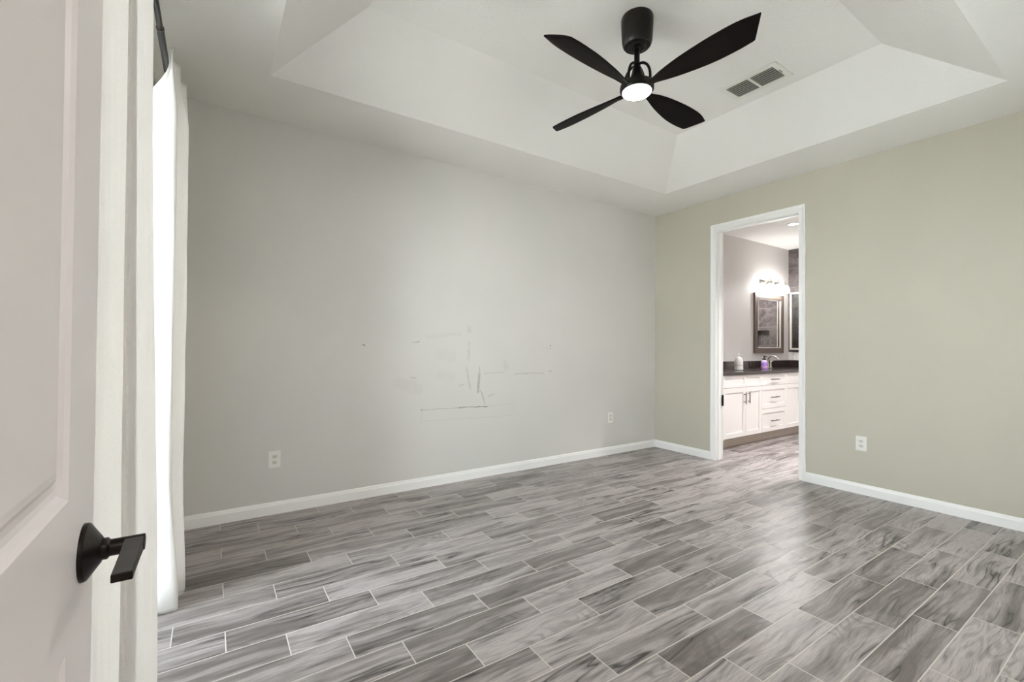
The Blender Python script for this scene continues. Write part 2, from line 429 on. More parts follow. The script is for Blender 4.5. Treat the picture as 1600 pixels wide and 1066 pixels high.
# tray ceiling: soffit ring, sloped sides, raised flat
lo = [(0.262, .575), (3.830, .575), (3.830, 2.952), (0.262, 2.952)]
hi = [(0.705, 1.035), (3.395, 1.035), (3.395, 2.492), (0.705, 2.492)]
ou = [(XL-WT, YN-WT), (XR+WT, YN-WT), (XR+WT, YB+WT), (XL-WT, YB+WT)]
bm = bmesh.new()
vo = [bm.verts.new((x, y, ZC)) for x, y in ou]; vl = [bm.verts.new((x, y, ZC)) for x, y in lo]
vh = [bm.verts.new((x, y, ZT)) for x, y in hi]; vt = [bm.verts.new((x, y, ZT+.15)) for x, y in ou]
for i in range(4):
    j = (i+1) % 4
    bm.faces.new((vo[i], vo[j], vl[j], vl[i])); bm.faces.new((vl[i], vl[j], vh[j], vh[i])); bm.faces.new((vo[i], vo[j], vt[j], vt[i]))
bm.faces.new(vh); bm.faces.new(vt)
struct('ceiling', bm, M['ceiling'])
# hallway behind
struct('wall_hall_left', B(((HX0-WT, HY0, 0), (HX0, YN-WT, ZC))), M['wall'])
struct('wall_hall_right', B(((HX1, HY0, 0), (HX1+WT, YN-WT, ZC))), M['wall'])
struct('wall_hall_end', B(((HX0-WT, HY0-WT, 0), (HX1+WT, HY0, ZC))), M['wall'])
struct('ceiling_hall', B(((HX0-WT, HY0-WT, ZC), (HX1+WT, YN-WT, ZC+.1))), M['ceiling'])
# bathroom
struct('wall_bathroom_back', B(((BX0, BY1, 0), (BX1+1.2, BY1+WT, ZC))), M['bath_wall'])
struct('wall_bathroom_near', B(((BX0, BY0-WT, 0), (BX1+1.2, BY0, ZC))), M['bath_wall'])
struct('ceiling_bathroom', B(((BX0, BY0-WT, ZC), (BX1+1.2, BY1+WT, ZC+.1))), M['bath_ceiling'])
# end wall: painted below, slate tile above, with a niche
struct('wall_bathroom_end', B(((BX1, BY0, 0), (BX1+WT, BY1, 1.12))), M['bath_wall'])
ny0, ny1, nz0, nz1 = 2.98, 3.20, 1.17, 1.47
bm = bmesh.new()
box(bm, (BX1, BY0, 1.12), (BX1+WT, ny0, ZC)); box(bm, (BX1, ny1, 1.12), (BX1+WT, BY1, ZC))
box(bm, (BX1, ny0, 1.12), (BX1+WT, ny1, nz0)); box(bm, (BX1, ny0, nz1), (BX1+WT, ny1, ZC)); box(bm, (BX1+.09, ny0, nz0), (BX1+WT, ny1, nz1))
struct('wall_bathroom_tile', bm, M['slate'])
# unseen ground outside the window, pale to bounce light in
struct('ground', B(((-14, -14, -.25), (16, 12, -.12))), M['bounce_ground'])

# baseboards
BP = [(0, 0), (.013, 0), (.013, .060), (.010, .068), (.0085, .078), (.005, .084), (0, .084)]
def baseboard(name, a, b_, inward):
    bm = bmesh.new(); sweep(bm, BP, a, b_, inward); return struct(name, bm, M['white'])
baseboard('baseboard_back', (XL, YB, 0), (XR, YB, 0), (0, -1, 0))
baseboard('baseboard_right', (XR, YN, 0), (XR, 1.889, 0), (-1, 0, 0))
baseboard('baseboard_right_corner', (XR, 2.800, 0), (XR, YB-.013, 0), (-1, 0, 0))
baseboard('baseboard_left', (XL, WY1+.06, 0), (XL, YB-.013, 0), (1, 0, 0))
baseboard('baseboard_near', (NX1+.06, YN, 0), (XR-.013, YN, 0), (0, 1, 0))
baseboard('baseboard_bathroom', (BX0, BY1, 0), (4.86, BY1, 0), (0, -1, 0))

# casing and jamb of the bathroom doorway
CW = .056
CP = [(0, 0), (.008, 0), (.010, .006), (.010, .030), (.013, .036), (.016, .044), (.016, CW), (0, CW)]   # out, across from the inner edge
bm = bmesh.new()
iy0, iy1, iz = DY0+.008, DY1-.008, DZ+.008
def casing(bm, x, s):
    # mitred: across direction points away from the opening
    sweep(bm, CP, (x, iy0, 0), (x, iy0, iz), (s, 0, 0), (0, -1, 0), 0, 1)
    sweep(bm, CP, (x, iy1, 0), (x, iy1, iz), (s, 0, 0), (0, 1, 0), 0, 1)
    sweep(bm, CP, (x, iy0, iz), (x, iy1, iz), (s, 0, 0), (0, 0, 1), -1, 1)
casing(bm, XR, -1); casing(bm, BX0, 1)
struct('trim_1', bm, M['white'])
bm = bmesh.new()
for lo_, hi_ in (((XR, DY0-.02, 0), (BX0, DY0, DZ)), ((XR, DY1, 0), (BX0, DY1+.02, DZ)), ((XR, DY0-.02, DZ), (BX0, DY1+.02, DZ+.02)),
                 ((XR+.045, DY0, 0), (XR+.08, DY0+.011, DZ)), ((XR+.045, DY1-.011, 0), (XR+.08, DY1, DZ)), ((XR+.045, DY0+.011, DZ-.011), (XR+.08, DY1-.011, DZ))):
    box(bm, lo_, hi_)
struct('trim_2', bm, M['white'], bevel=.0015)
hg = thing('door_hinge', 'small dark metal hinge leaf on the far edge of the bathroom door frame', 'hinge', (BX0-.012, DY1-.0125, .62))
link('leaf', B(((-.008, 0, -.058), (.010, .0015, .058))), M['bronze'], hg)
link('knuckle', lathe(bmesh.new(), [(.005, -.058), (.005, .058)], 16, (.012, -.003, 0)), M['bronze'], hg, smooth=False)

# entry door casing (photographer's doorway)
bm = bmesh.new()
for lo_, hi_ in (((NX0, YN-WT, 0), (NX0+.012, YN-.037, NZ)), ((NX1-.012, YN-WT, 0), (NX1, YN, NZ)), ((NX0, YN-WT, NZ-.012), (NX1, YN-.037, NZ)),
                 ((NX1, YN, 0), (NX1+.056, YN+.014, NZ+.056)), ((NX0-.05, YN, NZ), (NX1, YN+.014, NZ+.056))):
    box(bm, lo_, hi_)
struct('trim_3', bm, M['white'])

# ------------------------------------------------------------------ entry door, swung open against the curtain side
DXF, DT = -0.125, 0.035          # room face x, thickness
dy0, dy1, dz0, dz1 = 0.005, 0.790, 0.012, 2.405
bm = bmesh.new()
stile = .128
panels = [(dy0+.125, .663, 1.006, 2.27), (dy0+.125, .663, .20, .842)]
# face built as a grid of rails and stiles, recessed moulded panels on both faces
def door_face(bm, x, s):
    """s=+1: face looks to +x"""
    def q(y0, y1, z0, z1, xx=x):
        vs_ = [bm.verts.new((xx, y, z)) for y, z in ((y0, z0), (y1, z0), (y1, z1), (y0, z1))]; bm.faces.new(vs_)
    ys = [dy0, panels[0][0], panels[0][1], dy1]
    zs = [dz0, panels[1][2], panels[1][3], panels[0][2], panels[0][3], dz1]
    for i in range(3):
        for j in range(5):
            if i == 1 and j in (1, 3): continue
            q(ys[i], ys[i+1], zs[j], zs[j+1])
    for (y0, y1, z0, z1) in panels:
        steps = [(0, 0), (.004, -.004), (.010, -.0075), (.016, -.0085), (.024, -.0075), (.032, -.0030), (.040, -.0022)]
        prev = None
        for ins, dep in steps:
            ring = [bm.verts.new((x+s*dep, y, z)) for y, z in ((y0+ins, z0+ins), (y1-ins, z0+ins), (y1-ins, z1-ins), (y0+ins, z1-ins))]
            if prev:
                for k in range(4): bm.faces.new((prev[k], prev[(k+1) % 4], ring[(k+1) % 4], ring[k]))
            prev = ring
        bm.faces.new(prev)
door_face(bm, DXF, 1); door_face(bm, DXF-DT, -1)
for a, b_ in (((dy0, dz0), (dy1, dz0)), ((dy1, dz0), (dy1, dz1)), ((dy1, dz1), (dy0, dz1)), ((dy0, dz1), (dy0, dz0))):
    bm.faces.new([bm.verts.new(c) for c in ((DXF, a[0], a[1]), (DXF, b_[0], b_[1]), (DXF-DT, b_[0], b_[1]), (DXF-DT, a[0], a[1]))])
bmesh.ops.remove_doubles(bm, verts=bm.verts, dist=1e-5)
door = struct('door_1', bm, M['door'])
HY, HZ = .735, .924
hb = bmesh.new()
lathe(hb, [(.0335, 0), (.0335, .003), (.0325, .005), (.0150, .017), (.0125, .018)], 48, (DXF, HY, HZ), 'X')
rose = link('handle_rosette', hb, M['handle'], door); smooth_by_angle(rose, 25)
hb = bmesh.new()
lathe(hb, [(.0128, .0165), (.0128, .0225), (.0108, .024), (.0100, .025), (.0100, .0565), (.0094, .058)], 32, (DXF, HY, HZ), 'X')
neck = link('handle_neck', hb, M['handle'], door); smooth_by_angle(neck, 25)
hb = bmesh.new()
lev = [(.0, .0092), (-.012, .0085), (-.04, .0065), (-.085, .0048), (-.100, .0046)]
rs = []
for dy, hh in lev:
    x0, x1 = DXF+.0385, DXF+.0572
    rs.append([hb.verts.new(c) for c in ((x0, HY+dy, HZ-hh), (x1, HY+dy, HZ-hh), (x1, HY+dy, HZ+hh), (x0, HY+dy, HZ+hh))])
for a, b_ in zip(rs, rs[1:]):
    for k in range(4): hb.faces.new((a[k], a[(k+1) % 4], b_[(k+1) % 4], b_[k]))
hb.faces.new(rs[0]); hb.faces.new(rs[-1])
link('handle_lever', hb, M['handle'], door, bevel=.0012)
link('latch_plate', B(((DXF-.030, dy1, HZ-.03), (DXF-.005, dy1+.0012, HZ+.03))), M['handle'], door)
for z in (.25, 1.2, 2.15):
    link('hinge', lathe(bmesh.new(), [(.006, -.045), (.006, .045)], 16, (DXF+.004, -.004, z)), M['handle'], door)

# ------------------------------------------------------------------ sliding window in the left wall
bm = bmesh.new(); fw = .05
def framerect(bm, x0, x1, y0, y1, z0, z1, w):
    box(bm, (x0, y0, z0), (x1, y0+w, z1)); box(bm, (x0, y1-w, z0), (x1, y1, z1))
    box(bm, (x0, y0+w, z0), (x1, y1-w, z0+w)); box(bm, (x0, y0+w, z1-w), (x1, y1-w, z1))
framerect(bm, EX+.02, XL-.02, WY0, WY1, 0, WZ, .03)
win = struct('window_1', bm, M['vinyl'], bevel=.002)
mid = (WY0+WY1)/2
for i, (a, b_, x) in enumerate(((WY0+.03, mid+.04, EX+.035), (mid-.04, WY1-.03, EX+.070))):
    bm = bmesh.new(); framerect(bm, x, x+.028, a, b_, .03, WZ-.03, .06)
    s = link('window_sash', bm, M['vinyl'], win, bevel=.002)
    link('window_pane', B(((x+.011, a+.055, .085), (x+.016, b_-.055, WZ-.085))), M['glass'], s)

bm = bmesh.new()
def frame_y(bm, x0, x1, z0, z1, y0, y1, w):
    box(bm, (x0, y0, z0), (x0+w, y1, z1)); box(bm, (x1-w, y0, z0), (x1, y1, z1))
    box(bm, (x0+w, y0, z0), (x1-w, y1, z0+w)); box(bm, (x0+w, y0, z1-w), (x1-w, y1, z1))
frame_y(bm, W2X0, W2X1, W2Z0, W2Z1, YN-.10, YN-.03, .045)
mx_ = (W2X0+W2X1)/2; box(bm, (mx_-.02, YN-.09, W2Z0+.045), (mx_+.02, YN-.04, W2Z1-.045))
win2 = struct('added_window', bm, M['vinyl'], bevel=.002)  # window added behind the camera to brighten walls and ceiling
for a, b_ in ((W2X0+.04, mx_-.018), (mx_+.018, W2X1-.04)):
    link('window_pane', B(((a, YN-.068, W2Z0+.04), (b_, YN-.063, W2Z1-.04))), M['glass'], win2)

shade = NB('added_shade_fabric')  # translucent shade added to even out the fill light
_tr = shade.node('ShaderNodeBsdfTranslucent'); _tr.inputs[0].default_value = (.80, .80, .80, 1)
_df = shade.node('ShaderNodeBsdfDiffuse'); _df.inputs[0].default_value = (.7, .7, .7, 1)
_mx = shade.node('ShaderNodeMixShader'); _mx.inputs[0].default_value = .75
shade.l.new(_df.outputs[0], _mx.inputs[1]); shade.l.new(_tr.outputs[0], _mx.inputs[2]); shade.l.new(_mx.outputs[0], shade.out.inputs[0])
bl = thing('added_shade', 'white roller shade added over the unseen near window to spread its light', 'window shade', (mx_, YN-.012, W2Z1))
link('shade_fabric', B(((W2X0+.01-mx_, -.0006, -(W2Z1-W2Z0)+.03), (W2X1-.01-mx_, .0006, -.02))), shade.m, bl)
bm = bmesh.new(); tube(bm, [(W2X0+.01-mx_, 0, -.02), (W2X1-.01-mx_, 0, -.02)], .011, 12); link('roller_tube', bm, M['vinyl'], bl)
bm = bmesh.new(); tube(bm, [(W2X0+.01-mx_, 0, -(W2Z1-W2Z0)+.03), (W2X1-.01-mx_, 0, -(W2Z1-W2Z0)+.03)], .008, 12); link('bottom_rail', bm, M['vinyl'], bl)

# ------------------------------------------------------------------ curtain rod and curtains
RX, RZ = -0.190, 2.450
rod = thing('curtain_rod', 'black metal curtain rod running above the window at the left', 'curtain rod', (RX, 1.8, RZ))
bm = bmesh.new(); tube(bm, [(0, -1.35, 0), (0, .50, 0)], .0105, 20); link('inner_pole', bm, M['rod'], rod, smooth=False)
bm = bmesh.new(); tube(bm, [(0, .50, 0), (0, 1.36, 0)], .0130, 20); link('outer_pole', bm, M['rod'], rod)
bm = bmesh.new(); tube(bm, [(0, .494, 0), (0, .502, 0)], .0138, 20); link('joint_ring', bm, M['pull'], rod)
for s, yy in ((-1, -1.35), (1, 1.36)):
    bm = bmesh.new(); lathe(bm, [(.012, 0), (.018, .006*s), (.022, .02*s), (.020, .036*s), (.010, .046*s), (.002, .048*s)], 24, (0, yy, 0), 'Y')
    smooth_by_angle(link('finial', bm, M['rod'], rod))
for yy in (-1.22, 1.25):
    bm = bmesh.new(); box(bm, (XL-RX, yy-.012, -.05), (XL-RX+.006, yy+.012, .03)); tube(bm, [(XL-RX, yy, -.02), (-.02, yy, -.02), (0, yy, -.012)], .006, 10)
    link('bracket', bm, M['rod'], rod)

def curtain(name, label, keys, n=10, wr=.003, seed=1, hem=True):
    """keys: list of (z, [(x, y)...]) from the top down, same number of points each"""
    root = thing(name, label, 'curtain', (RX, sum(p[1] for p in keys[0][1])/len(keys[0][1]), 0))
    rnd = random.Random(seed)
    rows = []
    paths = [(z, catmull([(x, y, 0) for x, y in pts], n)) for z, pts in keys]
    def at(z):
        for (z1, p1), (z0, p0) in zip(paths, paths[1:]):
            if z <= z1+1e-9 and z >= z0-1e-9:
                t = (z1-z)/(z1-z0); t = t*t*(3-2*t)
                return [a.lerp(b_, t) for a, b_ in zip(p1, p0)]
        return paths[-1][1]
    ztop, zbot = keys[0][0], keys[-1][0]
    zs = []
    z = ztop
    while z > zbot+1e-6: zs.append(z); z -= (.02 if z > 2.2 or z < .14 else .05)
    zs.append(zbot)
    bm = bmesh.new()
    ph = rnd.random()*6
    for z in zs:
        P = at(z); row = []
        for i, p in enumerate(P):
            w = wr*math.sin(i*.9+ph+z*3.1)*math.sin(z*7+i*.33)
            row.append(bm.verts.new((p.x+w-root.location.x, p.y+w*.5-root.location.y, z)))
        rows.append(row)
    for a, b_ in zip(rows, rows[1:]):
        for i in range(len(a)-1): bm.faces.new((a[i], a[i+1], b_[i+1], b_[i]))
    o = link('fabric', bm, M['curtain'], root, smooth=True)
    md = o.modifiers.new('thickness', 'SOLIDIFY'); md.thickness = .0016; md.offset = 0
    if hem:
        # stitched hem fold: a second layer at the foot
        bm = bmesh.new(); rr = []
        for z in (zbot+.075, zbot+.04, zbot+.002):
            P = at(z); row = []
            for i, p in enumerate(P):
                q0, q1 = P[max(i-1, 0)], P[min(i+1, len(P)-1)]; t = (q1-q0).normalized(); nn = Vector((-t.y, t.x, 0))
                if i < 1: nn = nn
                w = wr*math.sin(i*.9+ph+z*3.1)*math.sin(z*7+i*.33)
                row.append(bm.verts.new((p.x+w-nn.x*.0022*-1-root.location.x, p.y+w*.5+nn.y*.0022-root.location.y, z)))
            rr.append(row)
        for a, b_ in zip(rr, rr[1:]):
            for i in range(len(a)-1): bm.faces.new((a[i], a[i+1], b_[i+1], b_[i]))
        h = link('hem', bm, M['curtain'], root, smooth=True)
        md = h.modifiers.new('thickness', 'SOLIDIFY'); md.thickness = .001; md.offset = 0
    return root
RB = RX-.017
top = [(-.172, 2.50), (-.168, 2.482), (-.158, 2.470), (-.168, 2.50), (-.171, 2.55), (-.165, 2.59), (-.139, 2.620), (-.150, 2.65), (-.172, 2.70), (-.150, 2.77), (-.122, 2.800), (-.150, 2.83), (-.172, 2.88), (-.14, 2.95), (-.168, 3.02), (-.172, 3.05)]
body = [(-.268, 2.53), (-.215, 2.490), (-.144, 2.475), (-.165, 2.53), (-.215, 2.57), (-.170, 2.61), (-.107, 2.650), (-.135, 2.69), (-.215, 2.73), (-.170, 2.78), (-.115, 2.825), (-.160, 2.86), (-.215, 2.90), (-.13, 2.96), (-.210, 3.02), (-.235, 3.06)]
foot = [(-.262, 2.52), (-.195, 2.478), (-.113, 2.474), (-.150, 2.53), (-.205, 2.57), (-.150, 2.61), (-.092, 2.645), (-.130, 2.69), (-.205, 2.73), (-.160, 2.78), (-.110, 2.825), (-.160, 2.86), (-.215, 2.90), (-.12, 2.96), (-.210, 3.02), (-.235, 3.06)]
curtain('curtain', 'white linen curtain panel gathered at the far end of the rod, beside the corner', [(2.478, top), (2.425, top), (2.20, body), (.62, body), (.004, foot)], seed=3)
nb = [(-.255, .86), (-.205, .87), (-.158, .89), (-.147, .93), (-.150, 1.00), (-.143, 1.07), (-.144, 1.13), (-.148, 1.170), (-.178, 1.190), (-.215, 1.215), (-.224, 1.28), (-.226, 1.38), (-.204, 1.41), (-.178, 1.350), (-.160, 1.295), (-.1505, 1.262),
      (-.145, 1.272), (-.145, 1.36), (-.151, 1.45), (-.142, 1.55), (-.137, 1.63), (-.134, 1.69), (-.150, 1.715), (-.215, 1.73), (-.255, 1.75)]
def lean(d0): return [(x+d0*max(0, min(1, (y-1.1)/.5)) if x > -.2 else x, y) for x, y in nb]
nt, nf = lean(-.024), lean(.012)
nh = [(max(x, -.172), y) for x, y in nt]
curtain('curtain', 'white linen curtain panel hanging just behind the edge of the open door', [(2.478, nh), (2.425, nh), (2.30, nt), (.004, nf)], seed=7, wr=.0012)

# ------------------------------------------------------------------ outlets
def outlet(loc, rz, label):
    t = thing('wall_outlet', label, 'outlet', loc, rz, 'duplex outlets low on the walls')     # local: faces -y
    bm = bmesh.new(); box(bm, (-.0375, -.0055, -.0585), (.0375, 0, .0585))
    link('cover_plate', bm, M['plate'], t, bevel=.0025)
    for s in (-1, 1):
        bm = bmesh.new(); zc = s*.0195
        pts = []
        for k in range(32):
            a = 2*PI*k/32; xx = .0172*math.cos(a); zz = max(-.0125, min(.0125, .0172*math.sin(a))); pts.append((xx, zz))
        v0 = [bm.verts.new((x, -.0085, zc+z)) for x, z in pts]; v1 = [bm.verts.new((x, -.005, zc+z)) for x, z in pts]
        bm.faces.new(v0)
        for k in range(32): bm.faces.new((v0[k], v0[(k+1) % 32], v1[(k+1) % 32], v1[k]))
        f = link('receptacle', bm, M['plate_face'], t)
        bm = bmesh.new()
        box(bm, (-.0075, -.0089, zc-.001), (-.0053, -.0084, zc+.0075)); box(bm, (.0053, -.0089, zc-.0005), (.0073, -.0084, zc+.0065))
        lathe(bm, [(.0026, -.0089), (.0026, -.0084)], 16, (0, 0, zc-.0068), 'Y')
        link('slot', bm, M['slot'], f)
    bm = bmesh.new(); lathe(bm, [(.003, -.0065), (.003, -.005)], 16, (0, 0, 0), 'Y'); link('screw', bm, M['plate_face'], t)
    return t
outlet((.373, YB, .378), 0, 'white duplex outlet on the long wall nearest the curtain')
outlet((3.649, YB, .403), 0, 'white duplex outlet on the long wall near the room corner')
outlet((XR, 1.477, .409), PI/2*-1, 'white duplex outlet on the wall right of the bathroom doorway')

# ------------------------------------------------------------------ ceiling vent
vt_ = thing('ceiling_vent', 'white rectangular air vent with two banks of louvres on the raised ceiling', 'vent', (3.160, 1.685, ZT))
VX, VY = .125, .200
bx = .087; by = (.168, .008)     # louvre opening half width; y extents
bm = bmesh.new()
def slab(bm, x0, x1, y0, y1, z0=-.008, z1=0): box(bm, (x0, y0, z0), (x1, y1, z1))
slab(bm, -VX, -bx, -VY, VY); slab(bm, bx, VX, -VY, VY); slab(bm, -bx, bx, -VY, -.162); slab(bm, -bx, bx, .162, VY); slab(bm, -bx, bx, -.009, .009)
link('vent_frame', bm, M['vent'], vt_, bevel=.002)
link('duct_shade_sheet', B(((-bx, -.162, -.0012), (bx, .162, -.0004))), M['duct'], vt_)  # flat dark sheet stands in for the unlit duct hollow
for s in (-1, 1):
    for i in range(7):
        xx = -bx+.014+i*(2*bx-.020)/6.3
        y0, y1 = (s*.162, s*.009) if s < 0 else (.009, .162)
        bm = bmesh.new(); ang = math.radians(-6); w = .0062; th = .0008
        c, sn = math.cos(ang), math.sin(ang)
        prof = [(-w*c-th*sn, -w*sn+th*c), (w*c-th*sn, w*sn+th*c), (w*c+th*sn, w*sn-th*c), (-w*c+th*sn, -w*sn-th*c)]
        r0 = [bm.verts.new((xx+a, y0, -.0075+b_*.9)) for a, b_ in prof]; r1 = [bm.verts.new((xx+a, y1, -.0075+b_*.9)) for a, b_ in prof]
        for k in range(4): bm.faces.new((r0[k], r0[(k+1) % 4], r1[(k+1) % 4], r1[k]))
        bm.faces.new(r0); bm.faces.new(r1)
        link('louvre', bm, M['louvre'], vt_)
link('damper_lever', B(((-.02, -.176, -.014), (.02, -.172, -.008))), M['louvre'], vt_)

# ------------------------------------------------------------------ ceiling fan
FX, FY, FA, FZ = 1.9922, 1.7316, .1626, 2.641
fan = thing('ceiling_fan', 'dark bronze four-blade ceiling fan with a lit round lamp', 'ceiling fan', (FX, FY, 0), FA)
bm = bmesh.new()
lathe(bm, [(.086, ZT), (.089, ZT-.006), (.089, ZT-.045), (.084, 2.915), (.079, 2.895), (.072, 2.886), (.048, 2.884), (.046, 2.879), (.032, 2.878), (.030, 2.884), (.014, 2.885)], 64)
smooth_by_angle(link('canopy', bm, M['bronze'], fan), 30)
bm = bmesh.new(); lathe(bm, [(.022, 2.884), (.023, 2.874), (.017, 2.868)], 32); smooth_by_angle(link('canopy_collar', bm, M['bronze'], fan), 30)
bm = bmesh.new(); lathe(bm, [(.0155, 2.90), (.0155, 2.79), (.0185, 2.785), (.0185, 2.765)], 32); smooth_by_angle(link('downrod', bm, M['bronze'], fan), 30)
bm = bmesh.new(); lathe(bm, [(.019, 2.772), (.024, 2.765), (.029, 2.735), (.040, 2.700), (.050, 2.684), (.070, 2.676), (.090, 2.668), (.094, 2.655), (.094, 2.634), (.088, 2.627), (.078, 2.625)], 64)
smooth_by_angle(link('motor_housing', bm, M['bronze'], fan), 30)
bm = bmesh.new(); lathe(bm, [(.080, 2.627), (.080, 2.622), (.074, 2.616), (.052, 2.611), (.025, 2.609), (.001, 2.608)], 64)
smooth_by_angle(link('lamp_lens', bm, M['fan_lens'], fan), 60)
for j in range(4):
    a = j*PI/2 + PI/4*0
    # curved bracket looping from the downrod down to the blade root
    pts = catmull([(.014, 0, 2.782), (.040, 0, 2.776), (.066, 0, 2.752), (.081, 0, 2.715), (.084, 0, 2.668)], 6)
    bm = bmesh.new(); tube(bm, pts, [.0075]*len(pts), 10)
    o = smooth_by_angle(link('bracket', bm, M['bronze'], fan), 60); o.rotation_euler = (0, 0, a)
# blades
tm = [(.070, -.018), (.12, -.032), (.25, -.064), (.40, -.088), (.52, -.099), (.60, -.099), (.680, -.088)]
tp = [(.070, .014), (.12, .012), (.25, .032), (.40, .044), (.52, .040), (.60, .030), (.6165, .0257)]
sl = -.2972      # rise per unit across the blade
def edge(L, n=28):
    P = catmull([(r, t, 0) for r, t in L], 6); return [(p.x, p.y) for p in P]
em, ep = edge(tm), edge(tp)
for j in range(4):
    bm = bmesh.new(); top_r, bot_r = [], []
    n = len(em); K = 9
    for (r0, t0), (r1, t1) in zip(em, ep):
        a_, b_ = [], []
        for k in range(K):
            f = k/(K-1); r = r0+(r1-r0)*f; t = t0+(t1-t0)*f
            tw = sl*(1 if r > .16 else max(0.25, (r-.07)/.09))
            th = .0075*(1-(2*f-1)**4*.55)
            zc = FZ+tw*t+.002*math.sin(f*PI)
            a_.append(bm.verts.new((r, t, zc+th))); b_.append(bm.verts.new((r, t, zc-th)))
        top_r.append(a_); bot_r.append(b_)
    for R in (top_r, bot_r):
        for a_, b_ in zip(R, R[1:]):
            for k in range(K-1): bm.faces.new((a_[k], a_[k+1], b_[k+1], b_[k]))
    for i in range(n-1):
        for k in (0, K-1): bm.faces.new((top_r[i][k], top_r[i+1][k], bot_r[i+1][k], bot_r[i][k]))
    for i in (0, n-1):
        for k in range(K-1): bm.faces.new((top_r[i][k], top_r[i][k+1], bot_r[i][k+1], bot_r[i][k]))
    o = smooth_by_angle(link('blade', bm, M['blade'], fan), 40); o.rotation_euler = (0, 0, j*PI/2)
area('fan_lamp', (FX, FY, 2.600), (0, 0, 0), .13, .13, 9, (1, .96, .91), 'DISK')

# ------------------------------------------------------------------ bathroom vanity
vx0, vx1, vyf = 4.862, BX1-.003, 2.965
CT, CTH = .893, .034
van = thing('vanity_cabinet', 'white shaker vanity cabinet with drawers seen through the doorway', 'vanity cabinet', (vx0, vyf, 0))
def V(x, y, z): return (x-vx0, y-vyf, z)
bm = bmesh.new(); box(bm, V(vx0, vyf+.004, .115), V(vx1, BY1-.001, CT-CTH-.001)); link('carcass', bm, M['gap'], van)
bm = bmesh.new(); box(bm, V(vx0, vyf-.016, .113), V(vx0+.010, BY1-.001, CT-CTH-.001)); link('side_panel', bm, M['cabinet'], van)
bm = bmesh.new(); box(bm, V(vx0, vyf+.065, 0), V(vx1, BY1-.001, .115)); link('toe_kick', bm, M['toe'], van)
def shaker(name, x0, x1, z0, z1, rail=.055, parent=van):
    bm = bmesh.new(); y0, y1, yp = vyf-.016, vyf+.003, vyf-.007
    def bb(a, b_, c, d, ya=y0): box(bm, V(a, ya, c), V(b_, y1, d))
    bb(x0, x0+rail, z0, z1); bb(x1-rail, x1, z0, z1); bb(x0+rail, x1-rail, z0, z0+rail); bb(x0+rail, x1-rail, z1-rail, z1)
    bb(x0+rail, x1-rail, z0+rail, z1-rail, yp)
    return link(name, bm, M['cabinet'], parent, bevel=.0012)
def pull(parent, x, z, vert=True, L=.128):
    bm = bmesh.new(); y = vyf-.044
    if vert:
        tube(bm, [V(x, y, z-L/2), V(x, y, z+L/2)], .006, 12)
        for s in (-1, 1): tube(bm, [V(x, y, z+s*L*.33), V(x, vyf-.015, z+s*L*.33)], .0045, 10)
    else:
        tube(bm, [V(x-L/2, y, z), V(x+L/2, y, z)], .006, 12)
        for s in (-1, 1): tube(bm, [V(x+s*L*.33, y, z), V(x+s*L*.33, vyf-.015, z)], .0045, 10)
    return link('pull_handle', bm, M['pull'], parent)
g = .002
Z0, Z1, Z2, Z3, Z4 = .125, .415, .708, .708, .853
d = shaker('drawer_front', vx0+.012, 5.335-g, Z3+g, Z4, .032)
d = shaker('drawer_front', 5.335+g, 5.700-g, Z3+g, Z4, .032)
d = shaker('drawer_front', 5.700+g, 6.320-g, Z3+g, Z4, .032); pull(d, 5.99, .782, False, .19)
d = shaker('drawer_front', 6.320+g, 6.900-g, Z3+g, Z4, .032)
d = shaker('drawer_front', 6.900+g, 7.58, Z3+g, Z4, .032)
d = shaker('cabinet_door', vx0+.012, 5.335-g, Z0, Z2-g); pull(d, 5.292, .578, True, .135)
d = shaker('cabinet_door', 5.335+g, 5.700-g, Z0, Z2-g); pull(d, 5.378, .582, True, .135)
d = shaker('drawer_front', 5.700+g, 6.320-g, Z1+g, Z2-g); pull(d, 5.99, .556, False, .19)
d = shaker('drawer_front', 5.700+g, 6.320-g, Z0, Z1-g); pull(d, 5.99, .258, False, .19)
d = shaker('cabinet_door', 6.320+g, 6.700-g, Z0, Z2-g); pull(d, 6.655, .578, True, .135)
d = shaker('cabinet_door', 6.700+g, 7.08-g, Z0, Z2-g); pull(d, 6.745, .578, True, .135)
d = shaker('cabinet_door', 7.08+g, 7.58, Z0, Z2-g); pull(d, 7.13, .578, True, .135)
ct = thing('countertop', 'dark granite countertop with low backsplash on the white vanity', 'countertop', (vx0, vyf, CT-CTH))
def W(x, y, z): return (x-vx0, y-vyf, z-(CT-CTH))
sx, sy = 6.62, 3.22     # sink centre
bm = bmesh.new(); box(bm, W(vx0-.022, vyf-.035, CT-CTH), W(vx1, BY1-.001, CT)); link('slab', bm, M['counter'], ct, bevel=.002)
bm = bmesh.new(); box(bm, W(vx0-.022, BY1-.021, CT), W(vx1, BY1-.001, CT+.098)); link('backsplash', bm, M['counter'], ct, bevel=.0015)
bm = bmesh.new(); box(bm, W(vx1-.020, vyf-.02, CT), W(vx1, BY1-.021, CT+.098)); link('side_splash', bm, M['counter'], ct, bevel=.0015)
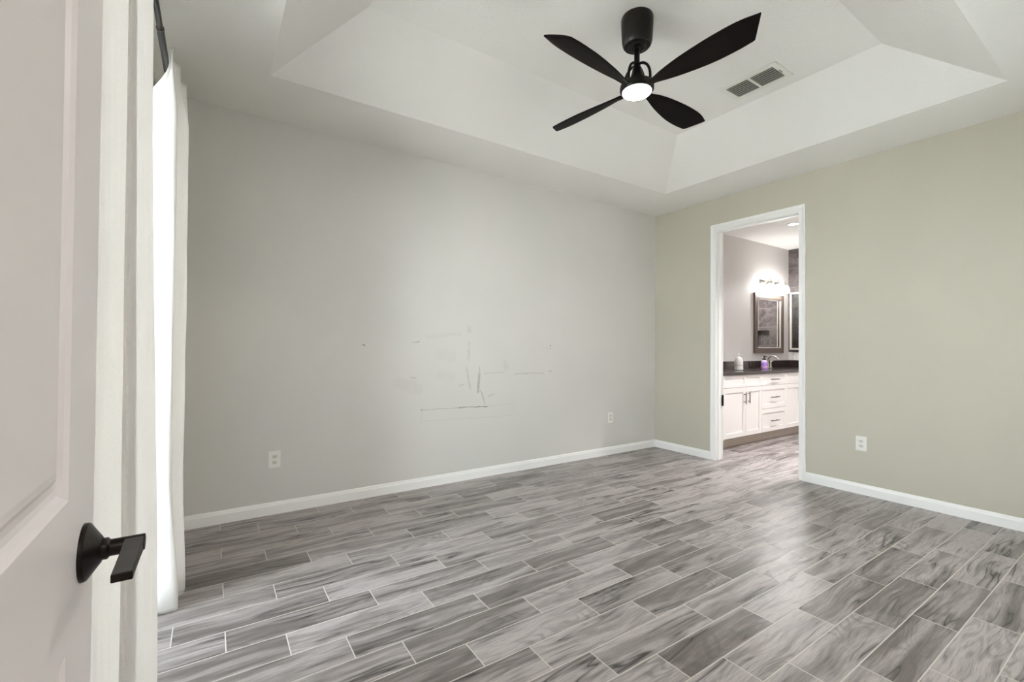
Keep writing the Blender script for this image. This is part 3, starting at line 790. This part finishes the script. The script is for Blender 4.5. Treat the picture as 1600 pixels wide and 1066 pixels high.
# faucet
fc = thing('faucet', 'brushed nickel two-handle arched faucet on the dark countertop', 'faucet', (6.70, 3.38, CT))
bm = bmesh.new(); box(bm, (-.095, -.028, 0), (.095, .028, .009)); link('base_plate', bm, M['steel'], fc, bevel=.004)
pts = catmull([(0, 0, .008), (0, 0, .07), (0, -.004, .12), (0, -.035, .160), (0, -.085, .168), (0, -.130, .145), (0, -.150, .118)], 8)
bm = bmesh.new(); tube(bm, pts, [.020-.010*min(1, i/14) for i in range(len(pts))], 20); smooth_by_angle(link('spout', bm, M['steel'], fc), 60)
for s in (-1, 1):
    bm = bmesh.new(); lathe(bm, [(.020, .009), (.017, .03), (.013, .055), (.014, .075), (.010, .083), (.001, .086)], 24, (s*.072, 0, 0))
    h = smooth_by_angle(link('handle', bm, M['steel'], fc), 50)
    bm = bmesh.new(); tube(bm, [(s*.072, 0, .078), (s*.098, -.004, .092), (s*.125, -.010, .098)], [.008, .007, .005], 12); smooth_by_angle(link('lever', bm, M['steel'], h), 60)
# soap bottle
sb = thing('soap_dispenser', 'purple hand soap bottle with a black pump beside the faucet', 'soap bottle', (6.247, 3.2, CT))
bm = bmesh.new(); lathe(bm, [(.060, 0), (.064, .006), (.064, .105), (.055, .125), (.028, .138), (.022, .140)], 32)
for v in bm.verts: v.co.y *= .62
smooth_by_angle(link('bottle', bm, M['soap'], sb), 40); sb.scale = (.76, .9, .88)
bm = bmesh.new(); lathe(bm, [(.065, .100), (.0565, .126), (.029, .1395), (.0225, .1415)], 32, cap=False)
for v in bm.verts: v.co.y *= .62
smooth_by_angle(link('shoulder', bm, M['soap_clear'], sb), 40)
bm = bmesh.new(); lathe(bm, [(.0650, .012), (.0650, .052)], 32, cap=False)
for v in bm.verts: v.co.y *= .62
link('label', bm, M['soap_label'], sb, smooth=True)
bm = bmesh.new(); lathe(bm, [(.026, .140), (.026, .158), (.018, .166), (.008, .168), (.008, .188), (.016, .190), (.016, .202), (.002, .203)], 24)
tube(bm, [(0, 0, .196), (.030, -.008, .197), (.052, -.014, .190)], [.008, .007, .006], 10)
smooth_by_angle(link('pump', bm, M['rubber'], sb), 40)
# glass jar
jr = thing('glass_jar', 'white frosted glass jar with a domed lid at the left of the countertop', 'jar', (5.622, 3.2, CT))
bm = bmesh.new(); lathe(bm, [(.080, 0), (.092, .006), (.094, .03), (.088, .046), (.092, .060), (.090, .115), (.080, .135), (.070, .140)], 40)
smooth_by_angle(link('body', bm, M['jar'], jr), 40); jr.scale = (.56, .56, 1.0)
bm = bmesh.new(); lathe(bm, [(.0925, .058), (.0925, .066)], 40, cap=False); link('band', bm, M['jar_band'], jr, smooth=True)
bm = bmesh.new(); lathe(bm, [(.074, .139), (.076, .146), (.060, .160), (.030, .170), (.014, .174), (.014, .182), (.026, .190), (.024, .204), (.002, .210)], 40)
smooth_by_angle(link('lid', bm, M['jar'], jr), 40)

# mirror over the vanity
def framed_mirror(name, label, origin, ux, w, h, fw_, mats, nrm, group=None):
    t = thing(name, label, 'mirror', origin, 0)
    u = Vector(ux); n = Vector(nrm)
    def bar(bm, a0, a1, z0, z1, d0, d1):
        P = []
        for z in (z0, z1):
            for a, dd in ((a0, d0), (a1, d0), (a1, d1), (a0, d1)): P.append(bm.verts.new(u*a+n*dd+Vector((0, 0, z))))
        for q in ((0,3,2,1),(4,5,6,7),(0,1,5,4),(1,2,6,5),(2,3,7,6),(3,0,4,7)): bm.faces.new([P[i] for i in q])
    bm = bmesh.new()
    for a in ((0, fw_, 0, h), (w-fw_, w, 0, h), (fw_, w-fw_, 0, fw_), (fw_, w-fw_, h-fw_, h)): bar(bm, *a, .001, .028)
    link('frame', bm, mats[0], t, bevel=.003)
    bm = bmesh.new(); f2 = fw_+.014
    for a in ((fw_, f2, fw_, h-fw_), (w-f2, w-fw_, fw_, h-fw_), (f2, w-f2, fw_, f2), (f2, w-f2, h-f2, h-fw_)): bar(bm, *a, .001, .018)
    link('inner_bead', bm, mats[1], t)
    bm = bmesh.new(); bar(bm, f2, w-f2, f2, h-f2, .001, .010); link('glass', bm, M['mirror'], t)
    return t
framed_mirror('vanity_mirror', 'brown-framed rectangular mirror above the vanity countertop', (6.565, BY1, 1.105), (1, 0, 0), .840, .885, .075, (M['mirror_frame'], M['frame_light']), (0, -1, 0))
# white framed glazed panel on the end wall
t = thing('shower_window', 'white-framed glass panel on the dark tiled bathroom end wall', 'shower window', (BX1, 3.49, 1.155))
bm = bmesh.new()
def wb(y0, y1, z0, z1, d=.03): box(bm, (-d, -y1, z0), (-.001, -y0, z1))
wb(0, .028, 0, .90)
wb(.028, .14, .872, .90); wb(.028, .14, 0, .028, .045); wb(.14, .152, 0, .90)
link('frame', bm, M['frame_light'], t, bevel=.002)
link('pane', B(((-.012, -.14, .028), (-.008, -.028, .872))), M['glass'], t)
o2 = thing('wall_outlet', 'white outlet on the bathroom end wall above the vanity backsplash', 'outlet', (BX1, 3.40, 1.05), -PI/2)
link('cover_plate', B(((-.0375, -.0055, -.0585), (.0375, 0, .0585))), M['plate'], o2, bevel=.0025)
link('receptacle', B(((-.017, -.008, -.033), (.017, -.005, .033))), M['plate_face'], o2, bevel=.002)

# vanity light bar
vl_ = thing('vanity_light', 'chrome three-globe vanity light glowing above the framed mirror', 'wall light', (7.03, BY1, 2.15))
bm = bmesh.new(); box(bm, (-.30, -.022, -.03), (.30, -.001, .03)); link('back_plate', bm, M['steel'], vl_, bevel=.004)
for i, xx in enumerate((-.21, 0, .21)):
    bm = bmesh.new(); pts = catmull([(xx, -.02, 0), (xx, -.06, .03), (xx, -.10, .045), (xx, -.125, .02), (xx, -.125, -.01)], 6); tube(bm, pts, .008, 10)
    a_ = smooth_by_angle(link('arm', bm, M['steel'], vl_), 60)
    bm = bmesh.new(); lathe(bm, [(.012, 0), (.028, -.006), (.030, -.022)], 24, (xx, -.125, -.004)); smooth_by_angle(link('socket', bm, M['steel'], a_), 40)
    bm = bmesh.new(); lathe(bm, [(.028, -.022), (.045, -.05), (.056, -.09), (.058, -.125), (.045, -.135), (.002, -.138)], 32, (xx, -.125, 0))
    smooth_by_angle(link('glass_shade', bm, M['bulb'], vl_), 50)
area('vanity_glow', (7.03, BY1-.24, 2.05), (math.radians(-60), 0, 0), .5, .1, 9, (1, .98, .97))
# recessed bathroom lights
for i, (x, y) in enumerate(((6.06, 2.745), (5.3, 1.9), (6.9, 1.7))):
    lab = ('round recessed downlight in the bathroom ceiling nearest the vanity', 'round recessed downlight in the bathroom ceiling nearest the doorway', 'round recessed downlight at the far end of the bathroom ceiling')[i]
    t = thing('downlight', lab, 'ceiling light', (x, y, ZC), 0, 'bathroom downlights')
    bm = bmesh.new(); lathe(bm, [(.055, -.001), (.080, -.001), (.080, -.005), (.072, -.008), (.055, -.006), (.055, -.001)], 40, cap=False); link('trim_ring', bm, M['vent'], t, smooth=True)
    bm = bmesh.new(); lathe(bm, [(.054, -.001), (.054, -.004), (.001, -.0045)], 40); link('lens', bm, M['can_lens'], t)
    area('downlight_lamp', (x, y, ZC-.02), (0, 0, 0), .11, .11, (3, 22, 11)[i], (1, .98, .97), 'DISK', spread=math.radians(105))
# unseen hallway lamp added to brighten the door and room
t = thing('hall_fill_lamp', 'round flush ceiling lamp added in the unseen hallway for fill light', 'ceiling light', (.5, -1.3, ZC))
bm = bmesh.new(); lathe(bm, [(.14, -.001), (.15, -.02), (.145, -.03)], 40); link('lamp_base', bm, M['bronze'], t)
bm = bmesh.new(); lathe(bm, [(.14, -.03), (.12, -.06), (.07, -.08), (.001, -.085)], 40); smooth_by_angle(link('lamp_shade', bm, M['fill_lens'], t), 60)
area('hall_fill_light', (.5, -1.3, ZC-.12), (0, 0, 0), .9, .9, 18, (1, .97, .95), 'DISK')
